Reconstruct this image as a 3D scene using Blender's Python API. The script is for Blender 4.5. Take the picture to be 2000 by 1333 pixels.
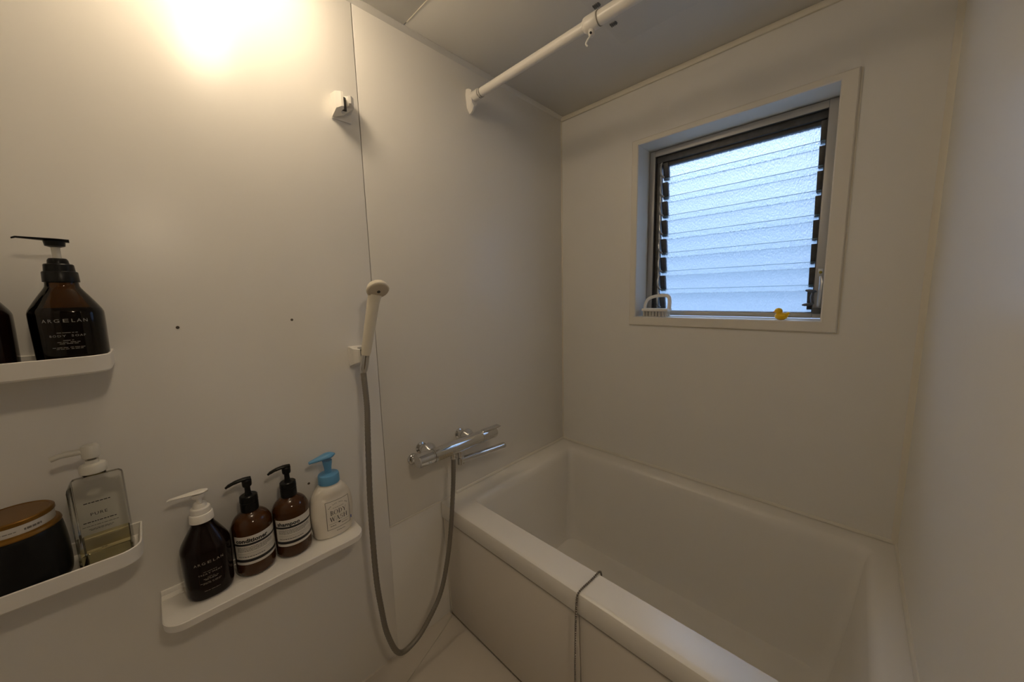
import bpy, bmesh, math, random
from mathutils import Vector, Matrix
random.seed(7)
PI = math.pi
S = bpy.context.scene
for o in list(bpy.data.objects):
    bpy.data.objects.remove(o)
C = S.collection

# ---------------------------------------------------------------- camera
FPX = 690.8
cd = bpy.data.cameras.new('camera')
cam = bpy.data.objects.new('camera', cd)
C.objects.link(cam)
cd.sensor_width = 36.0
cd.lens = 36.0 * FPX / 2000.0
cd.clip_start = 0.02
r_ = Vector((0.71965929, 0.69391638, -0.02388655))
u_ = Vector((-0.07243332, 0.10924626, 0.99137211))
f_ = Vector((-0.69053886, 0.71171997, -0.12888276))
m = Matrix.Identity(4)
for i in range(3):
    m[i][0] = r_[i]; m[i][1] = u_[i]; m[i][2] = -f_[i]
m.translation = Vector((1.05975, -1.46213, 1.24212))
cam.matrix_world = m
S.camera = cam

# ---------------------------------------------------------------- world, exposure
LAMP_E = 32.5          # wall lamp, emission strength
WASH_E = 60.0          # washroom ceiling lamp beyond the open door
SKY_E = 0.90
S.view_settings.view_transform = 'Standard'
S.view_settings.look = 'None'
S.view_settings.gamma = 1.0
S.view_settings.use_curve_mapping = False
S.view_settings.exposure = 0.0
W = bpy.data.worlds.new('overcast_sky'); S.world = W; W.use_nodes = True
nt = W.node_tree; nt.nodes.clear()
wo = nt.nodes.new('ShaderNodeOutputWorld'); bg = nt.nodes.new('ShaderNodeBackground')
tc = nt.nodes.new('ShaderNodeTexCoord'); sp = nt.nodes.new('ShaderNodeSeparateXYZ'); cr = nt.nodes.new('ShaderNodeValToRGB')
nt.links.new(tc.outputs['Generated'], sp.inputs[0]); nt.links.new(sp.outputs['Z'], cr.inputs[0])
cr.color_ramp.elements[0].position = 0.0; cr.color_ramp.elements[0].color = (0.33, 0.54, 0.92, 1)
cr.color_ramp.elements[1].position = 0.95; cr.color_ramp.elements[1].color = (8.0, 10.0, 14.0, 1)
e = cr.color_ramp.elements.new(0.12); e.color = (0.44, 0.70, 1.10, 1)
e = cr.color_ramp.elements.new(0.40); e.color = (1.2, 1.50, 2.25, 1)
nt.links.new(cr.outputs[0], bg.inputs[0]); bg.inputs[1].default_value = SKY_E
nt.links.new(bg.outputs[0], wo.inputs[0])

# ---------------------------------------------------------------- materials
def mat(name, col=(0.8, 0.8, 0.8), rough=0.5, metal=0.0, coat=0.0, trans=0.0, ior=1.45, noise=0.0, nscale=40.0, bump=0.0, bscale=200.0, emit=None, es=0.0, sss=0.0):
    M = bpy.data.materials.new(name); M.use_nodes = True
    n = M.node_tree; b = n.nodes['Principled BSDF']
    b.inputs['Base Color'].default_value = (*col, 1); b.inputs['Roughness'].default_value = rough
    b.inputs['Metallic'].default_value = metal; b.inputs['Coat Weight'].default_value = coat
    b.inputs['Coat Roughness'].default_value = 0.08
    b.inputs['Transmission Weight'].default_value = trans; b.inputs['IOR'].default_value = ior
    if sss:
        b.inputs['Subsurface Weight'].default_value = sss; b.inputs['Subsurface Scale'].default_value = 0.01
    if emit:
        b.inputs['Emission Color'].default_value = (*emit, 1); b.inputs['Emission Strength'].default_value = es
    t = None
    if noise or bump:
        t = n.nodes.new('ShaderNodeTexCoord')
    if noise:
        nz = n.nodes.new('ShaderNodeTexNoise'); nz.inputs['Scale'].default_value = nscale; nz.inputs['Detail'].default_value = 4
        n.links.new(t.outputs['Object'], nz.inputs['Vector'])
        mx = n.nodes.new('ShaderNodeMix'); mx.data_type = 'RGBA'
        mx.inputs[6].default_value = (*[c * (1 - noise) for c in col], 1); mx.inputs[7].default_value = (*[min(1, c * (1 + noise * .4)) for c in col], 1)
        n.links.new(nz.outputs['Fac'], mx.inputs[0]); n.links.new(mx.outputs[2], b.inputs['Base Color'])
    if bump:
        nb = n.nodes.new('ShaderNodeTexNoise'); nb.inputs['Scale'].default_value = bscale; nb.inputs['Detail'].default_value = 2
        n.links.new(t.outputs['Object'], nb.inputs['Vector'])
        bp = n.nodes.new('ShaderNodeBump'); bp.inputs['Strength'].default_value = bump; bp.inputs['Distance'].default_value = 0.002
        n.links.new(nb.outputs['Fac'], bp.inputs['Height']); n.links.new(bp.outputs[0], b.inputs['Normal'])
    return M

def shell_mat(name, tint, rough=0.06, strength=1.0):
    """thin clear shell: tinted see-through with a fresnel gloss"""
    M = bpy.data.materials.new(name); M.use_nodes = True; n = M.node_tree; n.nodes.clear()
    o = n.nodes.new('ShaderNodeOutputMaterial'); mx = n.nodes.new('ShaderNodeMixShader')
    fr = n.nodes.new('ShaderNodeFresnel'); fr.inputs[0].default_value = 1.45
    tr = n.nodes.new('ShaderNodeBsdfTransparent'); tr.inputs[0].default_value = (*tint, 1)
    gl = n.nodes.new('ShaderNodeBsdfGlossy'); gl.inputs['Roughness'].default_value = rough
    n.links.new(fr.outputs[0], mx.inputs[0]); n.links.new(tr.outputs[0], mx.inputs[1]); n.links.new(gl.outputs[0], mx.inputs[2])
    n.links.new(mx.outputs[0], o.inputs[0])
    return M

WALLC = (0.84, 0.818, 0.77)
M_wall = mat('cream_wall_laminate', WALLC, 0.30, noise=0.02, nscale=6, bump=0.02, bscale=90)
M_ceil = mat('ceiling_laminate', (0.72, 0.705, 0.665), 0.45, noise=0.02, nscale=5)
M_trim = mat('cream_vinyl_trim', (0.80, 0.75, 0.64), 0.4, noise=0.02)
M_dark = mat('joint_shadow_gap', (0.10, 0.08, 0.06), 0.8)
M_floor = mat('cream_wet_floor', (0.60, 0.55, 0.48), 0.45, noise=0.04, nscale=12, bump=0.05, bscale=300)
M_tub = mat('cream_acrylic_tub', (0.84, 0.81, 0.75), 0.27)
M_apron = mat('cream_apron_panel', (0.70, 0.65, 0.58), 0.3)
M_caulk = mat('cream_sealant', (0.80, 0.765, 0.68), 0.45)
M_white = mat('white_plastic', (0.86, 0.83, 0.77), 0.3)
M_wtrim = mat('white_window_surround', (0.80, 0.76, 0.68), 0.3)
M_handw = mat('ivory_plastic', (0.80, 0.74, 0.61), 0.3)
M_chrome = mat('chrome', (0.66, 0.66, 0.66), 0.08, metal=1.0)
M_hose = mat('grey_ribbed_hose', (0.23, 0.21, 0.18), 0.38, metal=0.35)
M_alu = mat('satin_aluminium', (0.50, 0.48, 0.44), 0.4, metal=0.2, noise=0.06)
M_dmetal = mat('weathered_dark_metal', (0.10, 0.10, 0.10), 0.5, metal=0.4, noise=0.5, nscale=60)
M_smetal = mat('dull_steel', (0.50, 0.51, 0.52), 0.35, metal=0.5)
M_black = mat('black_plastic', (0.010, 0.010, 0.010), 0.3)
M_dkbody = mat('near_black_amber_plastic', (0.008, 0.003, 0.002), 0.14)
M_dkbody.node_tree.nodes['Principled BSDF'].inputs['Specular IOR Level'].default_value = 0.3
M_amber = mat('brown_amber_plastic', (0.058, 0.0195, 0.0035), 0.13, coat=0.2)
M_ambersh = shell_mat('amber_shell', (0.34, 0.20, 0.07))
M_dkliq = mat('dark_soap_liquid', (0.012, 0.004, 0.002), 0.2)
M_clear = shell_mat('clear_bottle_shell', (0.97, 0.97, 0.94))
M_clearp = shell_mat('translucent_pump_plastic', (0.72, 0.71, 0.66), rough=0.3)
M_liq = shell_mat('pale_yellow_liquid', (0.92, 0.87, 0.68))
M_frost = mat('frosted_natural_plastic', (0.66, 0.64, 0.57), 0.35)
M_label = mat('white_paper_label', (0.72, 0.69, 0.63), 0.5)
M_ink = mat('black_ink', (0.015, 0.015, 0.018), 0.5)
M_wink = mat('pale_ink', (0.34, 0.31, 0.26), 0.5)
M_gink = mat('grey_ink', (0.20, 0.18, 0.15), 0.5)
M_bink = mat('blue_ink', (0.05, 0.12, 0.45), 0.5)
for _m in (M_black, M_dkliq): _m.node_tree.nodes['Principled BSDF'].inputs['Specular IOR Level'].default_value = 0.22
M_amber.node_tree.nodes['Principled BSDF'].inputs['Specular IOR Level'].default_value = 0.4
M_blue = mat('sky_blue_plastic', (0.13, 0.36, 0.62), 0.3)
M_milk = mat('white_milky_plastic', (0.84, 0.79, 0.70), 0.35)
M_gold = mat('amber_gold_lid', (0.24, 0.115, 0.015), 0.28, metal=0.5)
M_yellow = mat('yellow_rubber', (0.95, 0.58, 0.01), 0.35)
M_orange = mat('orange_rubber', (0.9, 0.25, 0.01), 0.4)
M_bristle = mat('white_bristles', (0.75, 0.72, 0.66), 0.7)
M_chain = mat('dull_bead_chain', (0.16, 0.14, 0.12), 0.35, metal=0.8)
M_lamp = mat('warm_lamp_globe', (1, 1, 1), 0.4, emit=(1.0, 0.80, 0.56), es=LAMP_E)
M_wash = mat('warm_ceiling_lamp', (1, 1, 1), 0.4, emit=(1.0, 0.81, 0.58), es=WASH_E)
M_out = mat('neighbour_render', (0.25, 0.27, 0.30), 0.9, noise=0.15, nscale=2)

# patterned louvre glass
M_glass = bpy.data.materials.new('patterned_louvre_glass'); M_glass.use_nodes = True
n = M_glass.node_tree; b = n.nodes['Principled BSDF']
b.inputs['Base Color'].default_value = (0.93, 0.97, 0.98, 1); b.inputs['Transmission Weight'].default_value = 1.0
b.inputs['Roughness'].default_value = 0.38; b.inputs['IOR'].default_value = 1.3
t = n.nodes.new('ShaderNodeTexCoord'); mp = n.nodes.new('ShaderNodeMapping'); mp.inputs['Scale'].default_value = (1, 1, .55)
nb = n.nodes.new('ShaderNodeTexNoise'); nb.inputs['Scale'].default_value = 230; nb.inputs['Detail'].default_value = 1
bp = n.nodes.new('ShaderNodeBump'); bp.inputs['Strength'].default_value = 1.0; bp.inputs['Distance'].default_value = 0.003
n.links.new(t.outputs['Object'], mp.inputs[0]); n.links.new(mp.outputs[0], nb.inputs['Vector']); n.links.new(nb.outputs['Fac'], bp.inputs['Height']); n.links.new(bp.outputs[0], b.inputs['Normal'])
tl = n.nodes.new('ShaderNodeBsdfTranslucent'); tl.inputs[0].default_value = (0.90, 0.96, 1.0, 1)
mxg = n.nodes.new('ShaderNodeMixShader'); mxg.inputs[0].default_value = 0.08
og = n.nodes['Material Output']; n.links.new(b.outputs[0], mxg.inputs[1]); n.links.new(tl.outputs[0], mxg.inputs[2]); n.links.new(mxg.outputs[0], og.inputs[0])
n.links.new(bp.outputs[0], tl.inputs['Normal'])
M_gedge = mat('green_glass_edge', (0.22, 0.42, 0.47), 0.2)

# ---------------------------------------------------------------- mesh helpers (all in world coordinates)
def base_of(p):
    v = Vector((0, 0, 0))
    while p is not None:
        v += p.location; p = p.parent
    return v

def smooth_bm(bm, ang=0.6):
    for f in bm.faces: f.smooth = True
    for ed in bm.edges:
        if len(ed.link_faces) == 2:
            ed.smooth = ed.calc_face_angle(0) < ang

def obj(name, bm, M, parent=None, smooth=True, kind=None, label=None, cat=None, group=None):
    bmesh.ops.recalc_face_normals(bm, faces=bm.faces)
    if smooth: smooth_bm(bm)
    if parent is not None:
        bmesh.ops.translate(bm, verts=bm.verts, vec=-base_of(parent))
    me = bpy.data.meshes.new(name); bm.to_mesh(me); bm.free()
    for x in (M if isinstance(M, (list, tuple)) else [M]): me.materials.append(x)
    o = bpy.data.objects.new(name, me); C.objects.link(o)
    if parent is not None: o.parent = parent
    if kind: o['kind'] = kind
    if label: o['label'] = label
    if cat: o['category'] = cat
    if group: o['group'] = group
    return o

def thing(name, loc, label, cat, group=None):
    o = bpy.data.objects.new(name, None); o.location = loc; o.empty_display_size = 0.02; C.objects.link(o)
    o['label'] = label; o['category'] = cat
    if group: o['group'] = group
    return o

def struct_root(name, loc=(0, 0, 0)):
    o = bpy.data.objects.new(name, None); o.location = loc; C.objects.link(o); o['kind'] = 'structure'
    return o

def NB(): return bmesh.new()

def box(bm, x0, x1, y0, y1, z0, z1, bev=0.0, seg=2):
    t = bmesh.new()
    vs = [t.verts.new((x, y, z)) for x in (x0, x1) for y in (y0, y1) for z in (z0, z1)]
    for q in ((0, 1, 3, 2), (4, 6, 7, 5), (0, 4, 5, 1), (2, 3, 7, 6), (0, 2, 6, 4), (1, 5, 7, 3)):
        t.faces.new([vs[i] for i in q])
    if bev > 0:
        bmesh.ops.bevel(t, geom=t.edges[:], offset=bev, segments=seg, profile=0.5, affect='EDGES')
    merge(bm, t)

def merge(bm, t, M=None):
    if M is not None: bmesh.ops.transform(t, matrix=M, verts=t.verts)
    mp = {}
    for v in t.verts: mp[v] = bm.verts.new(v.co)
    for f in t.faces:
        try:
            g = bm.faces.new([mp[v] for v in f.verts]); g.material_index = f.material_index
        except ValueError: pass
    t.free()

def bridge(bm, loops, cap0=True, cap1=True, closed=True):
    rings = [[bm.verts.new(p) for p in L] for L in loops]
    n = len(rings[0])
    for a, b in zip(rings, rings[1:]):
        for i in range(n if closed else n - 1):
            j = (i + 1) % n
            bm.faces.new((a[i], a[j], b[j], b[i]))
    if cap0: bm.faces.new(rings[0][::-1])
    if cap1: bm.faces.new(rings[-1])
    return rings

def circ(c, r, axis='z', n=24, r2=None, ph=0.0):
    r2 = r if r2 is None else r2
    out = []
    for i in range(n):
        a = 2 * PI * i / n + ph; u, v = r * math.cos(a), r2 * math.sin(a)
        if axis == 'z': out.append((c[0] + u, c[1] + v, c[2]))
        elif axis == 'x': out.append((c[0], c[1] + u, c[2] + v))
        else: out.append((c[0] + u, c[1], c[2] + v))
    return out

def lathe(bm, c, prof, axis='z', n=32, cap0=True, cap1=True):
    """prof: list of (radius, distance along the axis)"""
    L = []
    for r, h in prof:
        p = list(c); p['xyz'.index(axis)] += h
        L.append(circ(p, max(r, 1e-5), axis, n))
    bridge(bm, L, cap0, cap1)

def frames(pts):
    T = []
    for i in range(len(pts)):
        a = pts[max(i - 1, 0)]; b = pts[min(i + 1, len(pts) - 1)]
        T.append((b - a).normalized())
    N = T[0].orthogonal().normalized(); out = []
    for t_ in T:
        N = (N - t_ * N.dot(t_)).normalized(); out.append((t_, N, t_.cross(N)))
    return out

def tube(bm, pts, rad, n=12, cap=True, flat=1.0, up=None):
    pts = [Vector(p) for p in pts]
    if not isinstance(rad, (list, tuple)): rad = [rad] * len(pts)
    L = []
    for p, (t_, N, B), r in zip(pts, frames(pts), rad):
        if up is not None:
            U = Vector(up); N = (U - t_ * U.dot(t_)).normalized(); B = t_.cross(N)
        L.append([p + N * math.cos(2 * PI * i / n) * r * flat + B * math.sin(2 * PI * i / n) * r for i in range(n)])
    bridge(bm, L, cap, cap)

def spline(P, k=8):
    P = [Vector(p) for p in P]; out = []
    for i in range(len(P) - 1):
        p0 = P[max(i - 1, 0)]; p1 = P[i]; p2 = P[i + 1]; p3 = P[min(i + 2, len(P) - 1)]
        for s in range(k):
            t_ = s / k
            out.append(0.5 * ((2 * p1) + (p2 - p0) * t_ + (2 * p0 - 5 * p1 + 4 * p2 - p3) * t_ * t_ + (3 * p1 - p0 - 3 * p2 + p3) * t_ ** 3))
    out.append(P[-1]); return out

def interp(prof, k=4):
    """densify a (r,h) profile smoothly"""
    s = spline([Vector((r, h, 0)) for r, h in prof], k)
    return [(p.x, p.y) for p in s]

def ball(bm, c, r, sx=1, sy=1, sz=1, sub=2, rot=None):
    t = bmesh.new(); bmesh.ops.create_icosphere(t, subdivisions=sub, radius=r)
    M = Matrix.Translation(c) @ (rot if rot is not None else Matrix.Identity(4)) @ Matrix.Diagonal((sx, sy, sz, 1))
    merge(bm, t, M)

def prism(bm, poly, axis, a, b, bev=0.0):
    """poly in the two other axes (cyclic order), extruded from a to b"""
    def P(p, h):
        if axis == 'x': return (h, p[0], p[1])
        if axis == 'y': return (p[0], h, p[1])
        return (p[0], p[1], h)
    t = bmesh.new(); bridge(t, [[P(p, a) for p in poly], [P(p, b) for p in poly]])
    if bev: bmesh.ops.bevel(t, geom=t.edges[:], offset=bev, segments=2, profile=0.5, affect='EDGES')
    merge(bm, t)

def rrect(x0, x1, y0, y1, r, z, n=6):
    out = []
    for cx, cy, a0 in ((x1 - r, y1 - r, 0), (x0 + r, y1 - r, PI / 2), (x0 + r, y0 + r, PI), (x1 - r, y0 + r, 1.5 * PI)):
        for i in range(n + 1):
            a = a0 + (PI / 2) * i / n
            out.append((cx + r * math.cos(a), cy + r * math.sin(a), z))
    return out

# ================================================================ THE ROOM
H = 2.0626; RW = 1.2; YF = -2.02; HR = 0.4856; SEAM = -0.975
# ---- left wall
wl = struct_root('wall_left')
g = NB(); box(g, -0.06, -0.0065, YF, 0.06, -0.05, H + 0.05); obj('wall_backing', g, M_dark, wl, False)
g = NB(); prism(g, [(YF, -.03), (SEAM - .0009, -.03), (SEAM - .0009, HR - .001), (SEAM - .0011, HR), (SEAM - .0011, H), (YF, H)], 'x', -.0065, 0, 0.0007); obj('wall_panel', g, M_wall, wl)
g = NB(); box(g, -0.0065, 0, SEAM + 0.0011, 0, HR + 0.001, H, 0.0012); obj('wall_panel', g, M_wall, wl)
g = NB(); box(g, -0.0065, -0.0002, SEAM - 0.0008, 0, -0.03, HR - 0.001, 0.0006); obj('wall_panel', g, M_wall, wl)
for (y, z) in ((-1.4159, 1.1894), (-1.1966, 1.1916), (-1.197, 0.7346)):
    g = NB(); lathe(g, (0.0, y, z), [(0.0032, -0.002), (0.0032, 0.0004)], 'x', 12); obj('screw_hole', g, M_dark, wl)
# ---- back wall with window opening
wb = struct_root('wall_back')
ox0, ox1, oz0, oz1 = 0.386, 0.985, 1.138, 1.829
g = NB()
box(g, -0.05, ox0 - .002, 0, 0.16, -0.05, H + .05); box(g, ox1 + .002, RW + .1, 0, 0.16, -0.05, H + .05)
box(g, ox0 - .002, ox1 + .002, 0, 0.16, -0.05, oz0 - .002); box(g, ox0 - .002, ox1 + .002, 0, 0.16, oz1 + .002, H + .05)
obj('wall_panel', g, M_wall, wb, False)
# ---- right wall with the open doorway beside the camera
wr = struct_root('wall_right')
dy0, dy1, dz = -1.80, -0.935, 2.03
g = NB(); box(g, RW, RW + .08, dy1, 0.16, -0.05, H + .05); box(g, RW, RW + .08, YF, dy0, -0.05, H + .05); box(g, RW, RW + .08, dy0, dy1, dz, H + .05)
obj('wall_panel', g, M_wall, wr, False)
g = NB(); box(g, 0, RW + .08, YF - .06, YF, -0.05, H + .05); obj('wall_front', g, M_wall, None, False, kind='structure')
# ---- floor with raised edge band
g = NB(); box(g, 0, RW + .08, YF, 0.0, -0.06, 0.0); fl = obj('floor', g, M_floor, None, False, kind='structure')
g = NB()
bridge(g, [[(0.0, y, 0.0), (0.0, y, 0.014), (0.004, y, 0.010), (w * .8, y, 0.0085), (w, y, 0.003), (w, y, 0.0)] for w, y in ((0.125, YF), (0.122, -1.2), (0.100, -1.0), (0.080, -.942), (0.048, -.85), (0.014, -.757))])
obj('floor_border', g, M_floor, fl)
# ---- ceiling
ce = struct_root('ceiling')
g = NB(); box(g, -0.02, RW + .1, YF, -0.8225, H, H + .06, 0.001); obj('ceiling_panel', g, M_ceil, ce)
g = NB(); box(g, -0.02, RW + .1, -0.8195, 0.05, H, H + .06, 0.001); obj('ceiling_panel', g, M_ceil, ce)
g = NB(); box(g, 0.03, RW, -0.8222, -0.8198, H - .0012, H + .002); obj('ceiling_joint', g, M_trim, ce)
g = NB(); prism(g, [(0, H), (0.014, H), (0.014, H - .002), (0.009, H - .0035), (0.003, H - 0.009), (0.0, H - 0.012)], 'y', YF, 0.0)
obj('trim_1', g, M_ceil, None, kind='structure')
g = NB(); box(g, 0.004, RW, -0.009, 0.0, H - .019, H, 0.002); obj('trim_2', g, M_trim, None, kind='structure')
g = NB(); prism(g, [(RW, -0.012), (RW, 0.0), (RW - .013, 0.0), (RW - .011, -.003), (RW - .003, -.011)], 'z', HR, H - .019); obj('trim_3', g, M_trim, None, kind='structure')
g = NB(); prism(g, [(0, 0), (0.0045, 0), (0.003, -.003), (0, -.0045)], 'z', HR, H - .019); obj('trim_4', g, M_trim, None, kind='structure')
# sealing strips at rim height
g = NB(); prism(g, [(0, HR + .0035), (0.0, HR + .0095), (0.0022, HR + .009), (0.0055, HR + .0025), (0.0055, HR + .0005), (0, HR + .0005)], 'y', -0.70, -0.002)
box(g, 0, 0.0018, SEAM, -0.70, HR - .0022, HR + .0028, 0.0006)
obj('trim_5', g, M_caulk, None, kind='structure')
g = NB(); prism(g, [(0.0, HR + .010), (-.0022, HR + .0095), (-.006, HR + .003), (-.006, HR + .0005), (0, HR + .0005)], 'x', 0.004, RW - .004)
obj('trim_6', g, M_caulk, None, kind='structure')
g = NB(); prism(g, [(RW, HR + .010), (RW - .0022, HR + .0095), (RW - .006, HR + .003), (RW - .006, HR + .0005), (RW, HR + .0005)], 'y', -0.775, -0.002)
obj('trim_7', g, M_caulk, None, kind='structure')

# ---- washroom beyond the open door (lit by its own ceiling lamp)
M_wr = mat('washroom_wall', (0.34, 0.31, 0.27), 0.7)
g = NB()
box(g, 2.6, 2.66, -2.4, -0.3, -.05, 2.25); box(g, 1.28, 2.6, -2.46, -2.4, -.05, 2.25); box(g, 1.28, 2.6, -0.3, -0.24, -.05, 2.25)
box(g, 1.22, 1.279, -2.4, YF - .06, -.05, 2.25)
obj('wall_washroom', g, M_wr, None, False, kind='structure')
g = NB(); box(g, 1.28, 2.6, -2.4, -0.3, -0.06, 0.0); obj('floor_washroom', g, mat('washroom_vinyl', (0.35, 0.28, 0.2), 0.6), None, False, kind='structure')
g = NB(); box(g, 1.28, 2.6, -2.4, -0.3, 2.12, 2.2); obj('ceiling_washroom', g, M_wr, None, False, kind='structure')
g = NB(); t = thing('ceiling_lamp', (1.72, -1.29, 2.12), 'round glowing ceiling lamp in the washroom beyond the open doorway', 'lamp')
lathe(g, (1.72, -1.29, 2.12), [(0.11, 0), (0.11, -0.012), (0.10, -0.015)]); obj('lamp_base', g, M_white, t)
g = NB(); lathe(g, (1.72, -1.29, 2.105), [(0.085, 0), (0.085, -0.02), (0.06, -0.04), (0.02, -0.048)], n=24); obj('lamp_shade', g, M_wash, t)

# ---------------------------------------------------------------- wall lamp just above the frame
lx, ly, lz = 0.098, -1.265, 2.0
t = thing('wall_lamp', (0, ly, lz), 'glowing white globe lamp high on the left wall, its glow at the top edge', 'lamp')
g = NB(); lathe(g, (0, ly, lz), [(0.05, 0.0), (0.05, 0.018), (0.036, 0.026), (0.036, 0.110)], 'x'); obj('lamp_base', g, M_white, t)
g = NB(); lathe(g, (0.105, ly, lz), interp([(0.034, 0.0), (0.052, 0.022), (0.060, 0.055), (0.052, 0.09), (0.03, 0.108), (0.001, 0.114)], 3), 'x', 24); obj('lamp_globe', g, M_lamp, t)

# ================================================================ WINDOW
wi = struct_root('window_1', (0.69, 0.0, 1.138))
def ringbox(g, X0, X1, Z0, Z1, x0, x1, z0, z1, y0, y1, bev=0.0):
    box(g, X0, x0, y0, y1, Z0, Z1, bev); box(g, x1, X1, y0, y1, Z0, Z1, bev)
    box(g, x0, x1, y0, y1, Z0, z0, bev); box(g, x0, x1, y0, y1, z1, Z1, bev)
g = NB()   # mitred surround, slightly proud of the wall
outer = [(0.359, 1.103), (1.0245, 1.103), (1.0245, 1.850), (0.359, 1.850)]; inner = [(ox0, oz0), (ox1, oz0), (ox1, oz1), (ox0, oz1)]
def at(P, y, d=0.0, c=(0.69, 1.48)): return [(p[0] + d * (1 if p[0] > c[0] else -1), y, p[1] + d * (1 if p[1] > c[1] else -1)) for p in P]
bridge(g, [at(outer, 0.0), at(outer, -0.007), at(outer, -0.0095, -0.003), at(inner, -0.0095, 0.003), at(inner, -0.007), at(inner, 0.12)], False, False)
obj('window_surround', g, M_wtrim, wi)
g = NB(); box(g, 1.0245, 1.0300, -0.0025, 0, 1.103, 1.848); box(g, .357, 1.03, -0.002, 0, 1.0995, 1.103); obj('sealant_line', g, M_gink if False else M_trim, wi)
fx0, fx1, fz0, fz1 = 0.388, 0.983, 1.141, 1.826
gx0, gx1 = 0.452, 0.955
g = NB(); ringbox(g, fx0, fx1, fz0, fz1, 0.411, 0.957, 1.158, 1.803, 0.098, 0.15, 0.002); obj('window_frame', g, M_alu, wi)
g = NB(); ringbox(g, 0.411, 0.957, 1.158, 1.803, 0.4125, 0.9555, 1.1595, 1.8015, 0.1, 0.15); 
obj('frame_lining', g, M_dmetal, wi)
g = NB(); box(g, 0.412, 0.957, 0.112, 0.15, 1.778, 1.803, 0.002); box(g, 0.412, 0.957, 0.125, 0.15, 1.765, 1.780, 0.001); obj('header_rail', g, M_dmetal, wi)
g = NB(); box(g, 0.412, 0.427, 0.115, 0.15, 1.158, 1.79, 0.001); box(g, 0.9535, 0.957, 0.115, 0.15, 1.158, 1.79); obj('louvre_channel', g, M_dmetal, wi)
NBL = 8; z0b = 1.1595; pitch = 0.0775
for i in range(NBL):
    zb = z0b + i * pitch - 0.004; zt = zb + pitch + 0.018
    g = NB()
    ya, yb = 0.146, 0.128            # bottom edge outside, top edge inside
    th = 0.005
    q = [(ya, zb), (ya + th, zb), (yb + th, zt), (yb, zt)]
    prism(g, q, 'x', gx0 - .012, gx1 - 0.002)
    go = obj('glass_louvre', g, M_glass, wi, False)
    # ground lower and upper edges read as thin green lines
    g = NB(); box(g, gx0 - .012, gx1 - 0.002, ya - .0002, ya + th + .0002, zb - .0012, zb - .0001)
    box(g, gx0 - .012, gx1 - 0.002, yb - .0002, yb + th + .0002, zt + .0001, zt + .0012); obj('ground_edge', g, M_gedge, go, False)
    for s, xa, xb in ((0, gx0 - .018, gx0 + .004), (1, gx1 - 0.016, gx1 + .0005)):
        g = NB(); prism(g, [(ya - .010, zb + .012), (ya + .008, zb + .012), (yb + .010, zt - .018), (yb - .010, zt - .018)], 'x', xa, xb, 0.0012)
        obj('louvre_clip', g, M_dmetal, wi)
    g = NB(); tube(g, spline([(0.432, 0.118, zt - .014), (0.430, 0.110, zb + .055), (0.434, 0.108, zb + .030), (0.443, 0.116, zb + .018)], 4), 0.0065, 8, flat=.5)
    obj('link_arm', g, M_smetal, wi)
g = NB(); box(g, 0.4275, 0.4335, 0.112, 0.119, 1.165, 1.775, 0.001); obj('link_bar', g, M_smetal, wi)
# crank and lock at the lower right
g = NB(); box(g, 0.964, 0.978, 0.088, 0.099, 1.276, 1.304, 0.002); obj('lock_bracket', g, M_smetal, wi)
g = NB(); lathe(g, (0.971, 0.0885, 1.292), [(0.0045, 0.0), (0.0045, -0.003), (0.003, -0.004)], 'y', 12); obj('bracket_screw', g, mat('brass_screw', (0.35, 0.28, 0.05), 0.4, metal=.8), wi)
g = NB(); tube(g, [(0.972, 0.086, 1.280), (0.975, 0.080, 1.262), (0.974, 0.080, 1.205), (0.972, 0.086, 1.180)], [0.0045, 0.007, 0.007, 0.0045], 10, flat=.6); obj('crank_lever', g, M_smetal, wi)
g = NB()
ball(g, (0.951, 0.085, 1.232), 0.013, 1.25, .5, .42, 2, Matrix.Rotation(0.15, 4, 'Y')); ball(g, (0.945, 0.085, 1.187), 0.013, 1.25, .5, .42, 2, Matrix.Rotation(-0.1, 4, 'Y'))
tube(g, [(0.957, 0.088, 1.232), (0.953, 0.09, 1.21), (0.957, 0.088, 1.187)], 0.004, 8)
obj('crank_handle', g, mat('dark_steel', (0.12, 0.13, 0.15), 0.35, metal=.6), wi)
g = NB(); box(g, 0.958, 0.980, 0.085, 0.098, 1.156, 1.176, 0.002); obj('lever_bracket', g, M_dmetal, wi)
# neighbour's wall seen only as a blur through the patterned glass
g = NB(); box(g, 0.98, 4.0, 1.9, 2.1, -1.0, 4.2); obj('neighbouring_house', g, M_out, None, False, label='grey rendered house wall outside, blurred behind the patterned glass', cat='building')

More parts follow.
